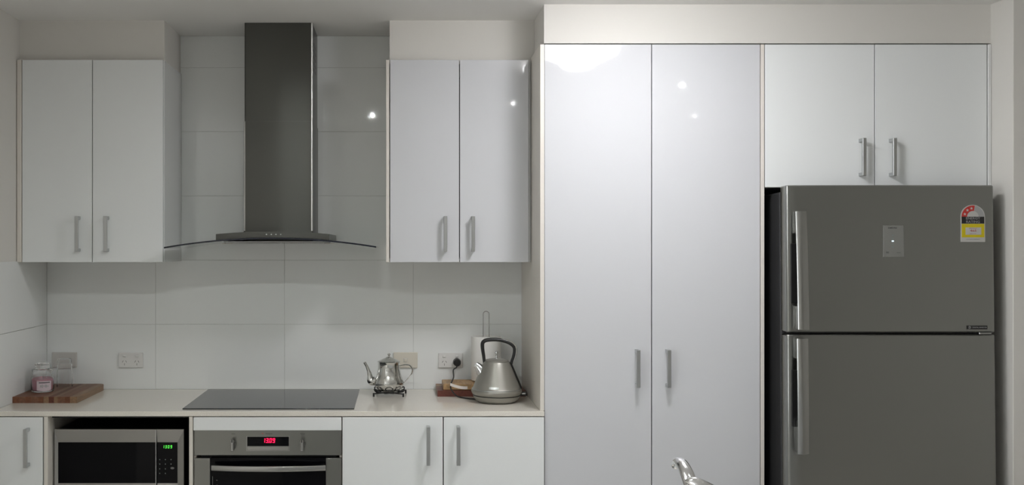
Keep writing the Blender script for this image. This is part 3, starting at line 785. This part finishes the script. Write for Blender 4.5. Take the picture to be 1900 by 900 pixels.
# ------------------------------------------------------------------ boards, paper towel, kettle on the right
lx0, lx1 = px(812, 4.34), .563; lyf = 4.34+CY
t = thing('chopping_board', 'dark red wooden board lying under the smaller tan board near the pantry', 'chopping board', ((lx0+lx1)/2, -.12, WT))
nst = 8
for i in range(nst):
    ya = lyf+(-.012-lyf)*i/nst; yb = lyf+(-.012-lyf)*(i+1)/nst
    obj('stave', box(lx0, lx1, ya, yb-.0002, WT+.0003, WT+.027, 0), ['jarrah', 'w4', 'jarrah', 'w2', 'jarrah', 'w1', 'w3', 'w2'][i], t)
sx0, sx1, syf, syb = px(822.5, 4.35), .395, 4.355+CY, -.065
Z2 = WT+.0275
tb = obj('serving_board', box(sx0, sx1, syf, syb, Z2, Z2+.027, .003, 2), 'oak')
tag(tb, 'small tan wooden board stacked on the dark red one, left of the kettle', 'chopping board')
Z3 = Z2+.0275
rD = 4.452; rc = (px(902, rD), rD+CY, Z3)
# keep the roll fully over the boards
t = thing('paper_towel_holder', 'steel wire paper towel holder with a tall loop handle', 'holder', rc)
obj('base', lathe([(0, 0), (.062, 0), (.064, .002), (.062, .004), (0, .004)], rc, 40), 'wire', t, True)
zt = pz(577.5, rD)-rc[2]; w2 = .0135
lp = [(rc[0]-w2, rc[1], rc[2]+.004)]+[(rc[0]-w2, rc[1], rc[2]+zt-w2)]+[(rc[0]-w2*math.cos(a), rc[1], rc[2]+zt-w2+w2*math.sin(a)) for a in [PI*k/12 for k in range(1, 12)]]+[(rc[0]+w2, rc[1], rc[2]+zt-w2), (rc[0]+w2, rc[1], rc[2]+.004)]
obj('loop_rod', tube(lp, .0021, n=10, up=(0, 1, 0)), 'wire', t, True)
zr = pz(624, rD)-rc[2]
pr_ = (rc[0], rc[1], rc[2]+.0045)
pr = obj('paper_towel_roll', lathe([(.019, 0), (.0665, 0), (.0675, .002), (.0675, zr-.007), (.0665, zr-.005), (.023, zr-.005), (.019, zr-.0055)], pr_, 64, closed=True), 'paper', None, True)
tag(pr, 'white paper towel roll standing behind the kettle on its holder', 'paper towel')

kD = 4.20; kx, ky_ = px(921.3, kD), kD+CY
def KP(x, y, dy=0): return (px(800+x/4.5, kD), ky_+dy, pz(570+y/4.5, kD))
kc = (kx, ky_, WT+.0003)
t = thing('kettle', 'pewter grey cone-shaped electric kettle with black and chrome hoop handle', 'kettle', kc)
bs = obj('power_base', lathe([(0, 0), (.072, 0), (.082, .003), (.092, .012), (.099, .022), (.102, .029), (.100, .0295), (0, .0295)], kc, 64), 'kettle', t, True)
obj('seam', lathe([(.098, .0293), (.1025, .0293), (.1025, .0322), (.098, .0322)], kc, 64, closed=True), 'black', t, True)
bd = obj('body', lathe([(0, .032), (.101, .032), (.106, .038), (.1085, .046), (.1075, .053), (.1045, .057), (.101, .063), (.094, .081), (.083, .106), (.072, .133), (.062, .156), (.0565, .168), (.054, .1725), (.050, .174), (0, .174)], kc, 72), 'kettle', t, True)
obj('trim_ring', lathe([(.1035, .0555), (.1065, .0560), (.1060, .0582), (.1025, .0590)], kc, 72, closed=True), 'alu', bd, True)
ld = obj('lid', lathe([(.0, .174), (.051, .1742), (.0505, .177), (.046, .1805), (.030, .184), (.012, .186), (0, .1865)], kc, 56), 'kettle', t, True)
obj('knob', lathe([(0, .185), (.007, .185), (.0065, .188), (.0045, .191), (.005, .196), (.0048, .201), (.0065, .205), (.0072, .211), (.0055, .216), (0, .218)], kc, 24), 'chrome', ld, True)
hpts = smoothpath([KP(446, 470), KP(437, 400), KP(428, 330), KP(434, 292), KP(470, 274), KP(560, 272), KP(640, 292), KP(688, 325), KP(697, 360), KP(688, 410), KP(672, 455), KP(664, 490)], 5)
hd = obj('handle', tube(hpts, [.0075, .0085, .0095, .010, .010, .0095, .009, .0095, .009, .008, .007, .006], n=16, flat=(1.1, .85), up=(0, 1, 0)), 'black', t, True)
ch = smoothpath([KP(560, 261), KP(640, 279), KP(690, 308), KP(709, 350), KP(702, 410), KP(684, 462), KP(672, 492)], 5)
obj('chrome_band', tube(ch, [.003, .006, .007, .0065, .006, .0055, .003], n=12, flat=(1.6, .7), up=(0, 1, 0)), 'chrome', hd, True)
# black spine and cord channel down the right flank
def flank(z):
    P_ = [(.105, .055), (.101, .063), (.094, .081), (.083, .106), (.072, .133), (.062, .156), (.055, .172)]
    for (r0, z0), (r1, z1) in zip(P_, P_[1:]):
        if z0 <= z <= z1: return r0+(r1-r0)*(z-z0)/(z1-z0)
    return .055
sp = [(kx+(flank(z)+.0025)*math.cos(-.12), ky_+(flank(z)+.0025)*math.sin(-.12), kc[2]+z) for z in (.058, .07, .085, .105, .125, .145, .16, .170)]
obj('spine', tube(sp, .0048, n=10, flat=(1, 1)), 'black', bd, True)
# spout
bm = bmesh.new()
add_tube(bm, [KP(425, 540), KP(408, 515), KP(390, 492), KP(371, 477)], [.026, .0215, .0165, .0135], n=20, up=(0, 1, 0))
obj('spout', bm, 'chrome', t, True)
def onbody(name, ang0, ang1, z0, z1, m, off=.0006, par=None):
    bm = bmesh.new(); n = 8; R = []
    for i in range(n+1):
        a = ang0+(ang1-ang0)*i/n
        R.append([bm.verts.new((kx+(flank(z)+o)*math.cos(a), ky_+(flank(z)+o)*math.sin(a), kc[2]+z)) for o, z in ((-.001, z0), (off, z0), (off, z1), (-.001, z1))])
    for a, b in zip(R, R[1:]):
        for k in range(4): bm.faces.new((a[k], a[(k+1) % 4], b[(k+1) % 4], b[k]))
    bm.faces.new(R[0]); bm.faces.new(R[-1]); return obj(name, bm, m, par)
onbody('badge', A-.42, A+.0-.0, .066, .0745, 'alu', .0012, bd)
obj('switch_tab', box(kx+.096, kx+.128, ky_-.012, ky_+.012, kc[2]+.026, kc[2]+.043, .004, 2), 'black', t)
obj('switch_lever', box(kx+.106, kx+.124, ky_-.0165, ky_-.010, kc[2]+.033, kc[2]+.039, .002, 2), 'alu', t)

# power cord of the kettle with plug and tag
pgx, pgz = scx+.029, scz-.0075
def cyl(x, y0, y1, z, r, n=28):
    bm = bmesh.new(); bmesh.ops.create_cone(bm, cap_ends=True, segments=n, radius1=r, radius2=r*.9, depth=abs(y1-y0), matrix=Matrix.Translation((x, (y0+y1)/2, z)) @ Matrix.Rotation(PI/2, 4, 'X'))
    return bm
Dc = 4.53
cp = [(pgx, -.040, pgz-.004), (pgx-.004, -.050, pgz-.020), (px(841.5, 4.46), -.10, pz(687, 4.46)), (px(841.5, 4.40), -.17, pz(700, 4.40)), (px(837, 4.33), -.238, pz(712, 4.33)), (px(837, 4.32), -.25, pz(722, 4.32)),
      (px(847, 4.30), -.27, WT+.010), (px(862, 4.28), -.29, WT+.0037), (px(880, 4.25), -.32, WT+.0037), (px(886, 4.22), -.345, WT+.0037), (kx-.0785, ky_-.012, WT+.0075)]
cs = smoothpath(cp, 6)
cd = obj('power_cord', tube(cs, .0032, n=8), 'black', t, True)
obj('plug', cyl(pgx, -.040, -.0105, pgz, .0185), 'black', cd, True)
tg = bmesh.new()
R = []
for i in range(11):
    u = i/10; x = px(835.5+32*u, 4.31); y = -.2555-.010*math.sin(PI*u); z = pz(711+6.2*math.sin(PI/2*u), 4.31)
    R.append([tg.verts.new(p) for p in ((x, y, z), (x, y-.0006, z), (x, y-.0006, z-.0125), (x, y, z-.0125))])
for a, b in zip(R, R[1:]):
    for k in range(4): tg.faces.new((a[k], a[(k+1) % 4], b[(k+1) % 4], b[k]))
tg.faces.new(R[0]); tg.faces.new(R[-1])
tg = obj('tag', tg, 'tag', cd); tg['label'] = 'white paper tag on the cord'

# ------------------------------------------------------------------ island bench with sink and mixer tap (only the tap's top is in frame)
t = thing('island_bench', 'cream topped island bench carrying the sink below the chrome mixer tap', 'bench', (.6, -2.72, 0))
ix0, ix1, iy0, iy1 = -.7, 2.0, -3.2, -2.3
s0, s1, q0, q1 = .12, .72, -2.86, -2.46
bm = bmesh.new()
for a, b, c, d in ((ix0, s0, iy0, iy1), (s1, ix1, iy0, iy1), (s0, s1, iy0, q0), (s0, s1, q1, iy1)): add_box(bm, a, b, c, d, WT-.02, WT)
obj('benchtop', bm, 'stone', t)
bm = bmesh.new()
for a, b, c, d, e, f in ((s0-.002, s0, q0, q1, .72, WT-.001), (s1, s1+.002, q0, q1, .72, WT-.001), (s0, s1, q0-.002, q0, .72, WT-.001), (s0, s1, q1, q1+.002, .72, WT-.001), (s0, s1, q0, q1, .718, .72)): add_box(bm, a, b, c, d, e, f)
obj('sink_bowl', bm, 'alu', t)
obj('front_panel', box(ix0+.02, ix1-.02, iy1-.04, iy1-.022, .1, WT-.021), 'satin', t)
obj('back_panel', box(ix0+.02, ix1-.02, iy0+.2, iy0+.218, .0, WT-.021), 'satin', t)
for x in (ix0+.02, ix1-.038): obj('end_panel', box(x, x+.018, iy0+.22, iy1-.042, 0, WT-.021), 'satin', t)

fD = 1.60; fY = fD+CY; FXc = px(1312, fD)
t = thing('mixer_tap', 'chrome mixer tap with curved spout rising at the bottom edge of the frame', 'tap', (FXc, fY, WT))
def FP(x, y, D): return (px(x, D), D+CY, pz(y, D))
obj('base_body', lathe([(0, .0005), (.027, .0005), (.027, .006), (.0235, .012), (.0215, .05), (.0215, .24), (.020, .255), (0, .257)], (FXc, fY, WT), 32), 'chrome', t, True)
sp = smoothpath([(FXc-.004, fY, WT+.19), FP(1294, 925, 1.62), FP(1284, 905, 1.645), FP(1275, 880, 1.67), FP(1267, 864, 1.70), FP(1261, 857, 1.73), FP(1257.5, 859.5, 1.752), FP(1256.5, 866, 1.757)], 6)
obj('spout', tube(sp, [.0125, .0125, .012, .0118, .0115, .0112, .011, .010], n=24, flat=(1.0, .75), up=(1, 0, 0)), 'tap', t, True)
sp = smoothpath([FP(1272, 893, 1.585), FP(1280, 893.5, 1.58), FP(1291, 897, 1.575), FP(1303, 905, 1.575), FP(1318, 915, 1.59), (FXc, fY, WT+.262)], 6)
obj('lever', tube(sp, [.003, .0085, .0125, .0155, .018, .0205], n=20, flat=(.8, .9), up=(0, 0, 1)), 'tap', t, True)

# ------------------------------------------------------------------ lamps
for LX, LY, lab in ((.87, -1.38, 'round flush opal ceiling light just in front of the pantry'),):
  t = thing('ceiling_light', lab, 'ceiling light', (LX, LY, CEIL))
  obj('base_ring', lathe([(0, -.0005), (.19, -.0005), (.192, -.012), (.185, -.014), (0, -.014)], (LX, LY, CEIL), 48), 'white', t, True)
  obj('diffuser', lathe([(.196, -.0150), (.200, -.030), (.190, -.050), (.150, -.070), (.090, -.085), (0, -.085)], (LX, LY, CEIL), 48), 'rim', t, True)
  obj('added_hot_spot', lathe([(.090, -.0860), (.088, -.100), (.065, -.116), (.03, -.123), (0, -.124)], (LX, LY, CEIL), 40), 'dome', t, True)  # bright centre added below the diffuser to sharpen cast shadows
for x, y, lab in ((-.585, -2.73, 'small recessed downlight, leftmost over the island, reflected beside the hood chimney'), (-.20, -2.73, 'small recessed downlight, second from left over the island, reflected in the tiles'),
        (.78, -2.80, 'small recessed downlight over the middle of the island, reflected in the right wall cupboard'), (1.72, -2.57, 'small recessed downlight over the right end of the island, reflected in the pantry door'),
        (2.22, -3.97, 'small recessed downlight behind the island on the right, faint in the pantry door'), (-.30, -7.6, 'small recessed downlight at the far end of the room')):
    t = thing('downlight', lab, 'ceiling light', (x, y, CEIL), 'recessed ceiling downlights')
    obj('bezel', lathe([(.0145, -.0005), (.048, -.0005), (.047, -.004), (.0165, -.005)], (x, y, CEIL), 32, closed=True), 'white', t, True)
    obj('lens', lathe([(0, -.001), (.014, -.001), (.014, -.003), (0, -.003)], (x, y, CEIL), 24), 'down' if x < .5 and y > -3 else 'dimmed', t, True)
